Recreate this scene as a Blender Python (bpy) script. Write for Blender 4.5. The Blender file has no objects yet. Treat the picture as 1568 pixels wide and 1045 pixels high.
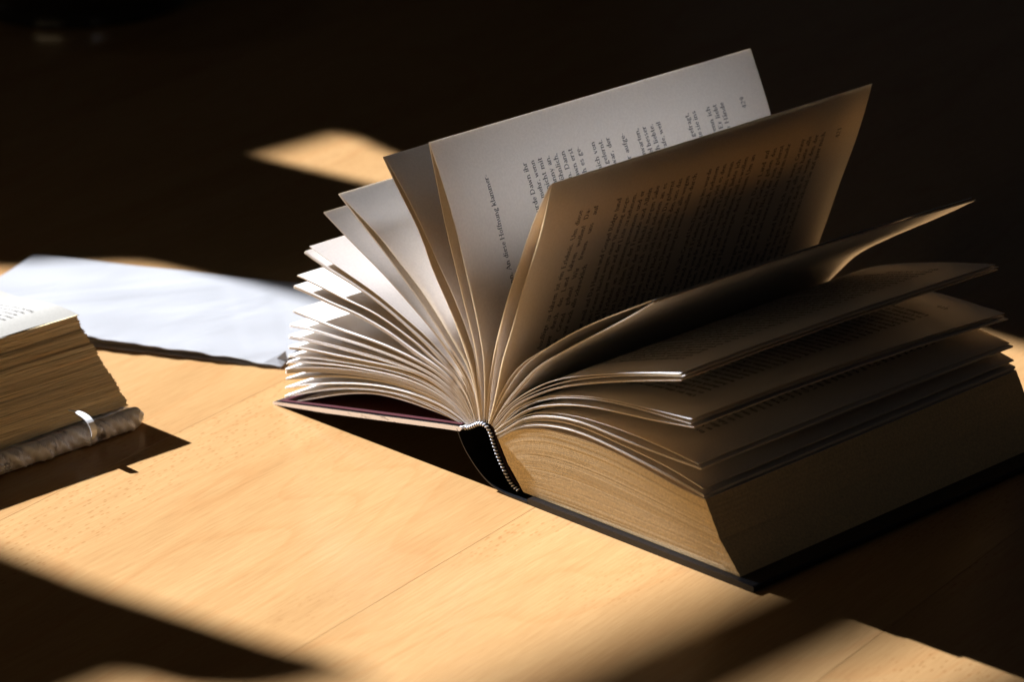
import bpy, math, random
from mathutils import Vector, Matrix

# ------------------------------------------------------------------ scene, camera, light
C = bpy.context.scene
COL = C.collection
CM = 0.01
random.seed(11)

SUN_EL = math.radians(30.5)
SUN_AZ = math.radians(3.4)
SUN_E = 20.0            # irradiance of the sunlight
SUN_DIST = 24.0         # metres to the lamp that stands in for the low sun outside the window
WINDOW_U = -200.0       # cm, plane of the window the light comes through

def setup_camera():
    f, pitch, yaw, roll = 5.22413857, 0.358208503, -0.804769302, -0.0130296170
    pos = Vector((101.965482, -98.5672646, 60.8815258)) * CM
    fw = Vector((math.cos(pitch) * math.sin(yaw), math.cos(pitch) * math.cos(yaw), -math.sin(pitch)))
    rt = fw.cross(Vector((0, 0, 1))).normalized()
    up = rt.cross(fw)
    r2 = rt * math.cos(roll) + up * math.sin(roll)
    u2 = -rt * math.sin(roll) + up * math.cos(roll)
    cd = bpy.data.cameras.new('camera')
    cd.sensor_width = 36.0
    cd.lens = f * 1000 / 1568 * 36.0
    cd.clip_start = 0.05
    cd.clip_end = 60
    cd.dof.use_dof = True
    cd.dof.focus_distance = (Vector((-3.0, 0.5, 6.0)) * CM - pos).dot(fw)
    cd.dof.aperture_fstop = 11.0
    co = bpy.data.objects.new('camera', cd)
    m = Matrix((r2, u2, -fw)).transposed().to_4x4()
    m.translation = pos
    co.matrix_world = m
    COL.objects.link(co)
    C.camera = co

def setup_light():
    w = bpy.data.worlds.new('World'); C.world = w; w.use_nodes = True
    bg = w.node_tree.nodes['Background']
    bg.inputs['Color'].default_value = (0.85, 0.88, 1.0, 1)
    bg.inputs['Strength'].default_value = 0.008
    d = Vector((math.cos(SUN_EL) * math.cos(SUN_AZ), math.cos(SUN_EL) * math.sin(SUN_AZ), -math.sin(SUN_EL)))
    target = Vector((-5, 3, 3)) * CM
    ld = bpy.data.lights.new('low_sun_lamp', 'SPOT')
    ld.energy = SUN_E * 4 * math.pi * SUN_DIST ** 2
    ld.color = (0.935, 0.97, 1.06)
    ld.shadow_soft_size = SUN_DIST * 0.00465
    ld.spot_size = math.radians(8)
    ld.spot_blend = 0.05
    lo = bpy.data.objects.new('low_sun_lamp', ld)
    lo.location = target - d * SUN_DIST
    lo.rotation_euler = d.to_track_quat('-Z', 'Y').to_euler()
    COL.objects.link(lo)
    # skylight that falls through the same window opening
    ad = bpy.data.lights.new('window_skylight', 'AREA')
    ad.shape = 'RECTANGLE'; ad.size = 0.5; ad.size_y = 0.6
    ad.energy = 0.7
    ad.color = (0.72, 0.84, 1.0)
    ao = bpy.data.objects.new('window_skylight', ad)
    ao.location = Vector((WINDOW_U - 12, -10, 112)) * CM
    ao.rotation_euler = Vector((1, 0.05, -0.35)).to_track_quat('-Z', 'Y').to_euler()
    COL.objects.link(ao)
    # added warm fill lamp that lifts the shaded page heads, low over the table
    rd = bpy.data.lights.new('added_warm_fill', 'AREA')
    rd.shape = 'RECTANGLE'; rd.size = 1.2; rd.size_y = 0.25
    rd.energy = 3.2
    rd.color = (1.0, 0.74, 0.42)
    ro = bpy.data.objects.new('added_warm_fill', rd)
    ro.location = Vector((-25, -170, 22)) * CM
    ro.rotation_euler = Vector((0.05, 1, -0.06)).to_track_quat('-Z', 'Y').to_euler()
    COL.objects.link(ro)

setup_camera()
setup_light()
C.view_settings.view_transform = 'Standard'
C.view_settings.look = 'None'
C.view_settings.exposure = 0.0
C.view_settings.gamma = 1.0
C.render.engine = 'CYCLES'
cy = C.cycles
cy.max_bounces = 16; cy.diffuse_bounces = 10; cy.glossy_bounces = 6
cy.transmission_bounces = 10; cy.transparent_max_bounces = 8
cy.caustics_reflective = False; cy.caustics_refractive = False
cy.sample_clamp_indirect = 6.0
cy.use_denoising = True
cy.use_adaptive_sampling = False

# ------------------------------------------------------------------ materials
def new_mat(name):
    m = bpy.data.materials.new(name); m.use_nodes = True
    nt = m.node_tree
    for n in list(nt.nodes): nt.nodes.remove(n)
    return m, nt, nt.nodes, nt.links

def N(nt, t, **kw):
    n = nt.nodes.new(t)
    for k, v in kw.items():
        if k.startswith('i_'):
            n.inputs[k[2:].replace('_', ' ')].default_value = v
        else:
            setattr(n, k, v)
    return n

def ramp(nt, stops, interp='LINEAR'):
    r = nt.nodes.new('ShaderNodeValToRGB')
    r.color_ramp.interpolation = interp
    el = r.color_ramp.elements
    while len(el) < len(stops): el.new(0.5)
    for e, (p, c) in zip(el, stops):
        e.position = p; e.color = (*c, 1) if len(c) == 3 else c
    return r

def mapped(nt, scale, coord='Object', rot=(0, 0, 0), offset=None):
    tc = N(nt, 'ShaderNodeTexCoord')
    mp = N(nt, 'ShaderNodeMapping')
    mp.inputs['Scale'].default_value = scale
    mp.inputs['Rotation'].default_value = rot
    src = tc.outputs[coord]
    if offset is not None:
        va = N(nt, 'ShaderNodeVectorMath', operation='ADD')
        nt.links.new(src, va.inputs[0]); nt.links.new(offset, va.inputs[1])
        src = va.outputs[0]
    nt.links.new(src, mp.inputs['Vector'])
    return mp.outputs['Vector']

def paper_mat(name, col, trans, tfac, grain=0.04, crease=False):
    m, nt, nd, lk = new_mat(name)
    out = N(nt, 'ShaderNodeOutputMaterial')
    v = mapped(nt, (900, 900, 900))
    nz = N(nt, 'ShaderNodeTexNoise', i_Scale=1.0, i_Detail=3.0)
    lk.new(v, nz.inputs['Vector'])
    hi = tuple(min(1, c * (1 + grain)) for c in col); lo = tuple(c * (1 - grain * 2) for c in col)
    r = ramp(nt, [(0.3, lo), (0.7, hi)])
    lk.new(nz.outputs['Fac'], r.inputs['Fac'])
    bp = N(nt, 'ShaderNodeBump', i_Strength=0.12, i_Distance=0.0002)
    lk.new(nz.outputs['Fac'], bp.inputs['Height'])
    if crease:
        n2 = N(nt, 'ShaderNodeTexNoise', i_Scale=1.0, i_Detail=2.0, i_Distortion=1.2)
        lk.new(mapped(nt, (26, 14, 10), rot=(0, 0, 0.5)), n2.inputs['Vector'])
        b2 = N(nt, 'ShaderNodeBump', i_Strength=0.22, i_Distance=0.004)
        lk.new(n2.outputs['Fac'], b2.inputs['Height']); lk.new(bp.outputs['Normal'], b2.inputs['Normal'])
        bp = b2
    d = N(nt, 'ShaderNodeBsdfDiffuse', i_Roughness=0.4)
    lk.new(r.outputs['Color'], d.inputs['Color']); lk.new(bp.outputs['Normal'], d.inputs['Normal'])
    t = N(nt, 'ShaderNodeBsdfTranslucent'); t.inputs['Color'].default_value = (*trans, 1)
    mx = N(nt, 'ShaderNodeMixShader'); mx.inputs['Fac'].default_value = tfac
    lk.new(d.outputs[0], mx.inputs[1]); lk.new(t.outputs[0], mx.inputs[2])
    g = N(nt, 'ShaderNodeBsdfGlossy', i_Roughness=0.6)
    g.inputs['Color'].default_value = (1, 1, 1, 1)
    lw = N(nt, 'ShaderNodeFresnel', i_IOR=1.06)
    mx2 = N(nt, 'ShaderNodeMixShader')
    lk.new(lw.outputs[0], mx2.inputs['Fac']); lk.new(mx.outputs[0], mx2.inputs[1]); lk.new(g.outputs[0], mx2.inputs[2])
    lk.new(mx2.outputs[0], out.inputs['Surface'])
    return m

def simple_mat(name, col, rough=0.5, spec=0.5, coat=0.0, noise=None, bump=None, metallic=0.0):
    m, nt, nd, lk = new_mat(name)
    out = N(nt, 'ShaderNodeOutputMaterial')
    p = N(nt, 'ShaderNodeBsdfPrincipled')
    p.inputs['Base Color'].default_value = (*col, 1)
    p.inputs['Roughness'].default_value = rough
    p.inputs['Specular IOR Level'].default_value = spec
    p.inputs['Coat Weight'].default_value = coat
    p.inputs['Coat Roughness'].default_value = 0.12
    p.inputs['Metallic'].default_value = metallic
    if noise:
        sc, col2, lo, hi = noise
        v = mapped(nt, sc)
        nz = N(nt, 'ShaderNodeTexNoise', i_Scale=1.0, i_Detail=5.0, i_Roughness=0.6)
        lk.new(v, nz.inputs['Vector'])
        r = ramp(nt, [(lo, col), (hi, col2)])
        lk.new(nz.outputs['Fac'], r.inputs['Fac']); lk.new(r.outputs['Color'], p.inputs['Base Color'])
    if bump:
        sc, st, dist = bump
        v = mapped(nt, sc)
        nz = N(nt, 'ShaderNodeTexNoise', i_Scale=1.0, i_Detail=4.0)
        lk.new(v, nz.inputs['Vector'])
        b = N(nt, 'ShaderNodeBump', i_Strength=st, i_Distance=dist)
        lk.new(nz.outputs['Fac'], b.inputs['Height']); lk.new(b.outputs['Normal'], p.inputs['Normal'])
    lk.new(p.outputs[0], out.inputs['Surface'])
    return m

def wood_mat():
    m, nt, nd, lk = new_mat('beech_veneer')
    out = N(nt, 'ShaderNodeOutputMaterial')
    p = N(nt, 'ShaderNodeBsdfPrincipled')
    oi = N(nt, 'ShaderNodeObjectInfo')
    sc = N(nt, 'ShaderNodeVectorMath', operation='SCALE'); sc.inputs['Scale'].default_value = 7.0
    cmb = N(nt, 'ShaderNodeCombineXYZ')
    lk.new(oi.outputs['Random'], cmb.inputs[0]); lk.new(oi.outputs['Random'], cmb.inputs[1]); lk.new(oi.outputs['Random'], cmb.inputs[2])
    lk.new(cmb.outputs[0], sc.inputs[0])
    off = sc.outputs[0]
    # broad figure along the grain
    n1 = N(nt, 'ShaderNodeTexNoise', i_Scale=1.0, i_Detail=3.0, i_Distortion=0.6)
    lk.new(mapped(nt, (22, 2.6, 1), offset=off), n1.inputs['Vector'])
    r1 = ramp(nt, [(0.25, (0.36, 0.203, 0.080)), (0.5, (0.405, 0.236, 0.097)), (0.75, (0.425, 0.254, 0.109))])
    lk.new(n1.outputs['Fac'], r1.inputs['Fac'])
    # cathedral growth lines: narrow pinkish bands
    n2 = N(nt, 'ShaderNodeTexNoise', i_Scale=1.0, i_Detail=1.5, i_Distortion=0.3)
    lk.new(mapped(nt, (9, 1.5, 1), offset=off), n2.inputs['Vector'])
    mu = N(nt, 'ShaderNodeMath', operation='MULTIPLY'); mu.inputs[1].default_value = 17.0
    lk.new(n2.outputs['Fac'], mu.inputs[0])
    fr = N(nt, 'ShaderNodeMath', operation='FRACT'); lk.new(mu.outputs[0], fr.inputs[0])
    r2 = ramp(nt, [(0.0, (0, 0, 0)), (0.72, (0, 0, 0)), (0.95, (1, 1, 1)), (1.0, (0, 0, 0))])
    lk.new(fr.outputs[0], r2.inputs['Fac'])
    m1 = N(nt, 'ShaderNodeMix', data_type='RGBA', blend_type='MULTIPLY')
    m1.inputs['B'].default_value = (0.93, 0.72, 0.60, 1)
    ml = N(nt, 'ShaderNodeMath', operation='MULTIPLY'); ml.inputs[1].default_value = 0.26
    lk.new(r2.outputs['Color'], ml.inputs[0]); lk.new(ml.outputs[0], m1.inputs['Factor'])
    lk.new(r1.outputs['Color'], m1.inputs['A'])
    # fine fibre
    n3 = N(nt, 'ShaderNodeTexNoise', i_Scale=1.0, i_Detail=4.0, i_Roughness=0.7)
    lk.new(mapped(nt, (900, 45, 1), offset=off), n3.inputs['Vector'])
    r3 = ramp(nt, [(0.3, (0.86, 0.82, 0.78)), (0.65, (1.03, 1.03, 1.02))])
    lk.new(n3.outputs['Fac'], r3.inputs['Fac'])
    m2 = N(nt, 'ShaderNodeMix', data_type='RGBA', blend_type='MULTIPLY'); m2.inputs['Factor'].default_value = 1.0
    lk.new(m1.outputs['Result'], m2.inputs['A']); lk.new(r3.outputs['Color'], m2.inputs['B'])
    # medullary flecks: short dark dashes in patches
    vo = N(nt, 'ShaderNodeTexVoronoi', feature='F1', i_Scale=1.0, i_Randomness=0.9)
    lk.new(mapped(nt, (420, 170, 1), offset=off), vo.inputs['Vector'])
    rf = ramp(nt, [(0.16, (1, 1, 1)), (0.30, (0, 0, 0))])
    lk.new(vo.outputs['Distance'], rf.inputs['Fac'])
    n4 = N(nt, 'ShaderNodeTexNoise', i_Scale=1.0, i_Detail=1.0)
    lk.new(mapped(nt, (11, 5.5, 1), offset=off), n4.inputs['Vector'])
    r4 = ramp(nt, [(0.50, (0, 0, 0)), (0.60, (1, 1, 1))])
    lk.new(n4.outputs['Fac'], r4.inputs['Fac'])
    mf = N(nt, 'ShaderNodeMath', operation='MULTIPLY')
    lk.new(rf.outputs['Color'], mf.inputs[0]); lk.new(r4.outputs['Color'], mf.inputs[1])
    mf2 = N(nt, 'ShaderNodeMath', operation='MULTIPLY'); mf2.inputs[1].default_value = 0.42
    lk.new(mf.outputs[0], mf2.inputs[0])
    m3 = N(nt, 'ShaderNodeMix', data_type='RGBA', blend_type='MULTIPLY')
    m3.inputs['B'].default_value = (0.60, 0.42, 0.30, 1)
    lk.new(mf2.outputs[0], m3.inputs['Factor']); lk.new(m2.outputs['Result'], m3.inputs['A'])
    # plank to plank tone
    hs = N(nt, 'ShaderNodeHueSaturation')
    mr = N(nt, 'ShaderNodeMapRange'); mr.inputs['To Min'].default_value = 0.93; mr.inputs['To Max'].default_value = 1.05
    lk.new(oi.outputs['Random'], mr.inputs['Value']); lk.new(mr.outputs[0], hs.inputs['Value'])
    lk.new(m3.outputs['Result'], hs.inputs['Color'])
    lk.new(hs.outputs[0], p.inputs['Base Color'])
    p.inputs['Roughness'].default_value = 0.26
    p.inputs['Specular IOR Level'].default_value = 0.45
    b = N(nt, 'ShaderNodeBump', i_Strength=0.10, i_Distance=0.0002)
    lk.new(n3.outputs['Fac'], b.inputs['Height']); lk.new(b.outputs['Normal'], p.inputs['Normal'])
    lk.new(p.outputs[0], out.inputs['Surface'])
    return m

M = {}
M['leaf'] = paper_mat('book_paper', (0.92, 0.915, 0.91), (0.92, 0.79, 0.59), 0.40)
M['block'] = paper_mat('trimmed_page_edges', (0.93, 0.76, 0.49), (0.7, 0.5, 0.3), 0.10, grain=0.10)
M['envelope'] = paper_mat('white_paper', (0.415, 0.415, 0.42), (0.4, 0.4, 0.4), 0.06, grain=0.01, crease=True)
M['ink'] = simple_mat('printing_ink', (0.018, 0.017, 0.018), 0.7, 0.2)
M['black'] = simple_mat('black_cover_laminate', (0.006, 0.006, 0.007), 0.28, 0.42, coat=0.0, bump=((420, 900, 900), 0.5, 0.0003))
M['edge'] = simple_mat('worn_glare_edge', (0.96, 0.92, 0.90), 0.3, 0.6, noise=((70, 400, 500), (0.07, 0.055, 0.06), 0.58, 0.68))  # pale tone partly paints sun glare on the black board, partly worn board
M['endpaper'] = simple_mat('dark_red_endpaper', (0.045, 0.0025, 0.005), 0.5, 0.2)
M['mull'] = simple_mat('spine_lining', (0.020, 0.007, 0.005), 0.8, 0.2)
M['thread_white'] = simple_mat('white_thread', (0.72, 0.74, 0.80), 0.6, 0.3)
M['thread_black'] = simple_mat('black_thread', (0.012, 0.010, 0.012), 0.6, 0.3)
M['wood'] = wood_mat()
M['core'] = simple_mat('table_core', (0.16, 0.09, 0.04), 0.8, 0.2)
M['plaster'] = simple_mat('dark_wall_paint', (0.10, 0.085, 0.07), 0.9, 0.2, bump=((60, 60, 60), 0.2, 0.001))
M['shade_curtain'] = simple_mat('shade_curtain_cloth', (0.07, 0.055, 0.05), 0.95, 0.1, bump=((300, 300, 300), 0.3, 0.001))
M['frame'] = simple_mat('shade_bar_paint', (0.12, 0.10, 0.09), 0.6, 0.3)

# ------------------------------------------------------------------ mesh helpers (all in cm)
def link_mesh(name, verts, faces, mat, parent=None, smooth=False, mats=None, fmat=None, scale=CM):
    me = bpy.data.meshes.new(name)
    me.from_pydata([(x * scale, y * scale, z * scale) for x, y, z in verts], [], faces)
    for mm in (mats or [mat]): me.materials.append(mm)
    if fmat: me.polygons.foreach_set('material_index', fmat)
    if smooth: me.polygons.foreach_set('use_smooth', [True] * len(me.polygons))
    me.update()
    o = bpy.data.objects.new(name, me)
    COL.objects.link(o)
    if parent: o.parent = parent
    return o

def thing(name, label, cat, loc=(0, 0, 0), group=None):
    o = bpy.data.objects.new(name, None)
    o.empty_display_size = 0.02
    o.location = Vector(loc) * CM
    COL.objects.link(o)
    o['label'] = label; o['category'] = cat
    if group: o['group'] = group
    return o

def tag(o, label=None, cat=None, kind=None):
    if label: o['label'] = label
    if cat: o['category'] = cat
    if kind: o['kind'] = kind
    return o

class MB:
    def __init__(s): s.v = []; s.f = []; s.m = []
    def add(s, verts, faces, mi=0):
        b = len(s.v); s.v += verts
        for f in faces: s.f.append(tuple(i + b for i in f)); s.m.append(mi)
    def box(s, x0, x1, y0, y1, z0, z1, mi=0):
        s.add([(x0, y0, z0), (x1, y0, z0), (x1, y1, z0), (x0, y1, z0), (x0, y0, z1), (x1, y0, z1), (x1, y1, z1), (x0, y1, z1)],
              [(0, 3, 2, 1), (4, 5, 6, 7), (0, 1, 5, 4), (1, 2, 6, 5), (2, 3, 7, 6), (3, 0, 4, 7)], mi)
    def prism_v(s, outline, v0, v1, mi=0, cap=True, smi=None):
        """outline: (u,z) polygon, counter-clockwise seen from -v; extruded along v"""
        n = len(outline)
        vs = [(u, v0, z) for u, z in outline] + [(u, v1, z) for u, z in outline]
        fs = [(i, (i + 1) % n, n + (i + 1) % n, n + i) for i in range(n)]
        s.add(vs, fs, mi)
        if cap:
            s.add([(u, v0, z) for u, z in outline], [tuple(range(n))[::-1]], mi)
            s.add([(u, v1, z) for u, z in outline], [tuple(range(n))], mi)
    def build(s, name, mat, parent=None, smooth=False, mats=None):
        return link_mesh(name, s.v, s.f, mat, parent, smooth, mats, s.m if mats else None)

def spline(P, n, power=1.0):
    """natural cubic spline through P (2-D), resampled at n points by arc length"""
    import numpy as np
    P = np.array(P, float)
    t = np.concatenate([[0], np.cumsum(np.linalg.norm(np.diff(P, axis=0), axis=1))])
    k = len(P)
    A = np.zeros((k, k)); B = np.zeros((k, P.shape[1]))
    A[0, 0] = A[-1, -1] = 1
    h = np.diff(t)
    for i in range(1, k - 1):
        A[i, i - 1] = h[i - 1]; A[i, i] = 2 * (h[i - 1] + h[i]); A[i, i + 1] = h[i]
        B[i] = 6 * ((P[i + 1] - P[i]) / h[i] - (P[i] - P[i - 1]) / h[i - 1])
    Mm = np.linalg.solve(A, B)
    # relax towards a polyline a little so that tracing noise does not ripple
    q = (np.linspace(0, 1, n) ** power) * t[-1]
    idx = np.clip(np.searchsorted(t, q, side='right') - 1, 0, k - 2)
    hh = h[idx][:, None]; a = (t[idx + 1] - q)[:, None]; b = (q - t[idx])[:, None]
    return (Mm[idx] * a ** 3 + Mm[idx + 1] * b ** 3) / (6 * hh) + (P[idx] / hh - Mm[idx] * hh / 6) * a + (P[idx + 1] / hh - Mm[idx + 1] * hh / 6) * b

def smooth_curve(P, it=2):
    P = P.copy()
    for _ in range(it):
        P[1:-1] = 0.25 * P[:-2] + 0.5 * P[1:-1] + 0.25 * P[2:]
    return P

# ------------------------------------------------------------------ a small book-face: pen strokes turned into flat meshes
# V x y0 y1: stem with serifs chosen by trailing letters (b foot both sides, t top flag, T top both) / L line / A arc
_G = {
 'a': (.90, 'A .42 .70 .26 .27 10 165;V .67 .12 .72;A .40 .28 .28 .27 50 320;L .67 .14 .86 .02'),
 'b': (1.0, 'V .2 .03 1.5 t;A .52 .49 .34 .48 -150 150'),
 'c': (.88, 'A .5 .5 .36 .47 45 325'),
 'd': (1.02, 'V .78 .03 1.5 tb;A .48 .49 .34 .48 30 330'),
 'e': (.90, 'A .48 .5 .36 .48 0 325;L .14 .54 .82 .54'),
 'f': (.62, 'V .28 0 1.2 b;A .52 1.2 .24 .29 60 180;L .05 .96 .58 .96'),
 'g': (.94, 'A .44 .64 .28 .31 0 360;A .46 -.2 .36 .26 0 360;L .22 .36 .22 .05;L .62 .92 .9 .97'),
 'h': (1.08, 'V .2 0 1.5 tb;A .52 .62 .30 .34 20 170;V .82 0 .66 b'),
 'i': (.52, 'V .26 0 .98 tb;D .26 1.36'),
 'j': (.5, 'V .28 -.2 .98 t;A .08 -.2 .2 .25 240 360;D .28 1.36'),
 'k': (1.02, 'V .2 0 1.5 tb;L .24 .42 .78 .94;L .42 .58 .88 .03;H .6 .94 .95;H .7 .03 1.0'),
 'l': (.52, 'V .26 0 1.5 tb'),
 'm': (1.62, 'V .2 0 .96 tb;A .49 .62 .28 .34 10 165;V .78 0 .66 b;A 1.07 .62 .28 .34 10 165;V 1.36 0 .66 b'),
 'n': (1.08, 'V .2 0 .96 tb;A .51 .62 .30 .34 10 165;V .82 0 .66 b'),
 'o': (.98, 'A .49 .49 .37 .49 0 360'),
 'p': (1.02, 'V .2 -.48 .96 tb;A .52 .49 .34 .48 -150 150'),
 'q': (1.0, 'V .78 -.48 .9 b;A .48 .49 .34 .48 30 330'),
 'r': (.76, 'V .2 0 .96 tb;A .56 .62 .30 .34 55 160'),
 's': (.78, 'A .39 .73 .24 .25 35 270;A .39 .25 .26 .25 -90 90;A .39 .25 .27 .25 200 270'),
 't': (.64, 'V .28 .2 1.28;A .5 .22 .22 .24 180 310;L .06 .94 .58 .94'),
 'u': (1.08, 'V .2 .32 .96 t;A .49 .34 .29 .34 180 330;V .82 .03 .96 tb'),
 'v': (.96, 'L .12 .95 .48 .02;S .48 .02 .84 .95;H .0 .95 .3;H .66 .95 .98'),
 'w': (1.42, 'L .12 .95 .42 .02;S .42 .02 .70 .92;L .70 .92 .98 .02;S .98 .02 1.30 .95;H .0 .95 .3;H 1.14 .95 1.42'),
 'x': (.98, 'L .14 .95 .84 .02;S .14 .02 .84 .95;H .0 .95 .3;H .66 .02 .98'),
 'y': (.96, 'L .12 .95 .50 .06;S .28 -.46 .84 .95;H .0 .95 .3;H .66 .95 .98'),
 'z': (.86, 'H .12 .92 .76;S .12 .05 .74 .9;H .1 .04 .78'),
 'A': (1.45, 'S .14 .02 .7 1.45;L .7 1.45 1.26 .02;H .36 .5 1.04;H .0 .03 .32;H 1.08 .03 1.44'),
 'B': (1.25, 'V .24 0 1.45 Tb;A .62 1.08 .36 .36 -100 100;A .64 .38 .42 .38 -100 100'),
 'D': (1.5, 'V .24 0 1.45 Tb;A .62 .72 .66 .72 -105 105'),
 'E': (1.25, 'V .24 0 1.45 Tb;H .24 1.42 1.06;H .24 .74 .84;H .24 .03 1.1'),
 'F': (1.15, 'V .24 0 1.45 Tb;H .24 1.42 1.02;H .24 .74 .84'),
 'G': (1.5, 'A .74 .72 .6 .72 40 330;V 1.22 .1 .62 T'),
 'H': (1.55, 'V .26 0 1.45 Tb;V 1.24 0 1.45 Tb;H .26 .74 1.24'),
 'L': (1.2, 'V .24 0 1.45 Tb;H .24 .03 1.1'),
 'N': (1.5, 'V .24 0 1.45 Tb;L .24 1.45 1.24 .02;V 1.24 0 1.45 T'),
 'R': (1.4, 'V .24 0 1.45 Tb;A .62 1.06 .38 .38 -100 100;L .62 .7 1.22 .03;H 1.05 .03 1.4'),
 'S': (1.05, 'A .52 1.08 .34 .36 35 270;A .52 .36 .37 .36 -90 90;A .52 .36 .38 .36 200 270'),
 'T': (1.3, 'V .65 0 1.45 b;H .08 1.42 1.22'),
 'U': (1.5, 'V .24 .5 1.45 T;A .74 .5 .5 .5 180 360;V 1.24 .5 1.45 T'),
 'W': (1.95, 'L .14 1.45 .56 .02;S .56 .02 .96 1.4;L .96 1.4 1.38 .02;S 1.38 .02 1.8 1.45;H .0 1.43 .34;H 1.6 1.43 1.95'),
 '.': (.5, 'D .24 .08'), ',': (.5, 'D .24 .08;S .14 -.26 .3 .1'), '-': (.66, 'H .1 .46 .56'),
 '!': (.6, 'V .3 .4 1.45;D .3 .08'), '?': (.85, 'A .4 1.1 .28 .34 -60 165;V .4 .38 .8;D .4 .08'),
 '(': (.6, 'A .62 .55 .42 1.0 115 245'), ' ': (.55, ''),
 '0': (1.0, 'A .5 .72 .36 .72 0 360'), '1': (1.0, 'V .5 0 1.42 tb'),
 '2': (1.0, 'A .48 1.04 .32 .38 -35 165;S .14 .05 .74 .84;H .12 .05 .88'),
 '3': (1.0, 'A .46 1.08 .3 .34 -90 150;A .46 .38 .34 .38 -150 90'),
 '4': (1.0, 'V .66 0 1.42 b;S .08 .46 .66 1.42;H .08 .42 .92'),
 '5': (1.0, 'A .44 .46 .36 .46 -150 110;V .24 .8 1.42;H .24 1.38 .8'),
 '7': (1.0, 'H .12 1.38 .88;S .34 0 .86 1.38'),
 '9': (1.0, 'A .5 .94 .34 .48 0 360;A .34 .6 .5 .6 -75 20'),
}
for a, b in (('ä', 'a'), ('ö', 'o'), ('ü', 'u')):
    w, s = _G[b]; _G[a] = (w, s + ';D %.2f 1.34;D %.2f 1.34' % (w * .32, w * .68))
_cache = {}
def glyph(ch):
    if ch in _cache: return _cache[ch]
    w, s = _G.get(ch, _G['n'])
    V, F = [], []
    TH, TN = .112, .052          # half widths of thick and thin strokes
    def quad(p):
        b = len(V); V.extend(p); F.append((b, b + 1, b + 2, b + 3))
    def seg(x0, y0, x1, y1, h0, h1=None):
        h1 = h0 if h1 is None else h1
        dx, dy = x1 - x0, y1 - y0; l = math.hypot(dx, dy) or 1
        nx, ny = -dy / l, dx / l
        quad([(x0 - nx * h0, y0 - ny * h0), (x1 - nx * h1, y1 - ny * h1), (x1 + nx * h1, y1 + ny * h1), (x0 + nx * h0, y0 + ny * h0)])
    for it in filter(None, s.split(';')):
        t = it.split(); k = t[0]
        if k == 'V':
            x, y0, y1 = map(float, t[1:4]); fl = t[4] if len(t) > 4 else ''
            seg(x, y0, x, y1, TH)
            if 'b' in fl: seg(x - .21, y0 + .035, x + .21, y0 + .035, .042)
            if 't' in fl: seg(x - .2, y1 - .07, x, y1 - .03, .045)
            if 'T' in fl: seg(x - .22, y1 - .035, x + .22, y1 - .035, .042)
        elif k == 'L':
            x0, y0, x1, y1 = map(float, t[1:]); ang = abs(math.sin(math.atan2(y1 - y0, x1 - x0)))
            seg(x0, y0, x1, y1, TN + (TH - TN) * ang)
        elif k == 'S': seg(*map(float, t[1:]), .048)
        elif k == 'H':
            x0, y, x1 = map(float, t[1:]); seg(x0, y, x1, y, .045)
        elif k == 'D':
            x, y = map(float, t[1:]); seg(x - .11, y, x + .11, y, .11)
        elif k == 'A':
            cx, cy_, rx, ry, a0, a1 = map(float, t[1:])
            n = max(3, int(abs(a1 - a0) / 40))
            pts = []
            for i in range(n + 1):
                a = math.radians(a0 + (a1 - a0) * i / n)
                h = TN + (TH - TN) * abs(math.cos(a)) ** 1.3
                pts.append((cx + (rx - h * .5) * math.cos(a), cy_ + (ry - h * .5) * math.sin(a), h, math.cos(a), math.sin(a)))
            b = len(V)
            for x, y, h, ca, sa in pts:
                l = math.hypot(ca, sa); V.append((x - ca * h, y - sa * h)); V.append((x + ca * h, y + sa * h))
            for i in range(n): F.append((b + 2 * i, b + 2 * i + 1, b + 2 * i + 3, b + 2 * i + 2))
    _cache[ch] = (w, V, F)
    return _cache[ch]

def text_width(t, x): return sum(glyph(c)[0] for c in t) * x

def print_page(name, parent, curve, recto, lines, number, num_v=19.9, v_first=2.66, pitch=0.4935, s0=1.75, s1=11.12, xh=0.194):
    """flat print on one face of a leaf. curve: (u,z) points of that face from gutter to fore-edge."""
    import numpy as np
    seg = np.linalg.norm(np.diff(curve, axis=0), axis=1)
    cum = np.concatenate([[0], np.cumsum(seg)])
    T = np.gradient(curve, cum, axis=0); T /= np.linalg.norm(T, axis=1)[:, None]
    Nn = np.stack([-T[:, 1], T[:, 0]], 1) * (-1 if recto else 1)
    mb = MB(); X, Y, F = [], [], []
    def put(txt, x, v, size):
        for ch in txt:
            w, V, fs = glyph(ch)
            b = len(X)
            for gx, gy in V: X.append(x + gx * size); Y.append(v - gy * size)
            for f in fs: F.append(tuple(i + b for i in f))
            x += w * size
    W = s1 - s0
    for k, ln in enumerate(lines):
        if not ln: continue
        v = HEAD + v_first + k * pitch
        full = not ln.endswith('|'); ln = ln.rstrip('|')
        nat = text_width(ln, xh)
        sp = ln.count(' ')
        if full and sp:
            extra = (W - nat) / sp
            x = 0.0
            if extra < -0.05 or extra > 0.6: put(ln, 0 if nat < W else 0, v, xh * min(1, W / nat)); continue
            for wd in ln.split(' '):
                put(wd, x, v, xh); x += text_width(wd, xh) + glyph(' ')[0] * xh + extra
        else: put(ln, 0.0, v, xh)
    if number: put(number, W - text_width(number, xh) - 0.02 if recto else 0.02, HEAD + num_v, xh)
    X = np.array(X); Y = np.array(Y)
    s = s0 + X if recto else s1 - X
    pu = np.interp(s, cum, curve[:, 0]); pz = np.interp(s, cum, curve[:, 1])
    nu = np.interp(s, cum, Nn[:, 0]); nz = np.interp(s, cum, Nn[:, 1])
    e = 0.004
    verts = list(zip(pu + nu * e, Y, pz + nz * e))
    o = link_mesh(name, [tuple(map(float, q)) for q in verts], F, M['ink'], parent)
    tag(o, kind='stuff')
    return o

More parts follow.
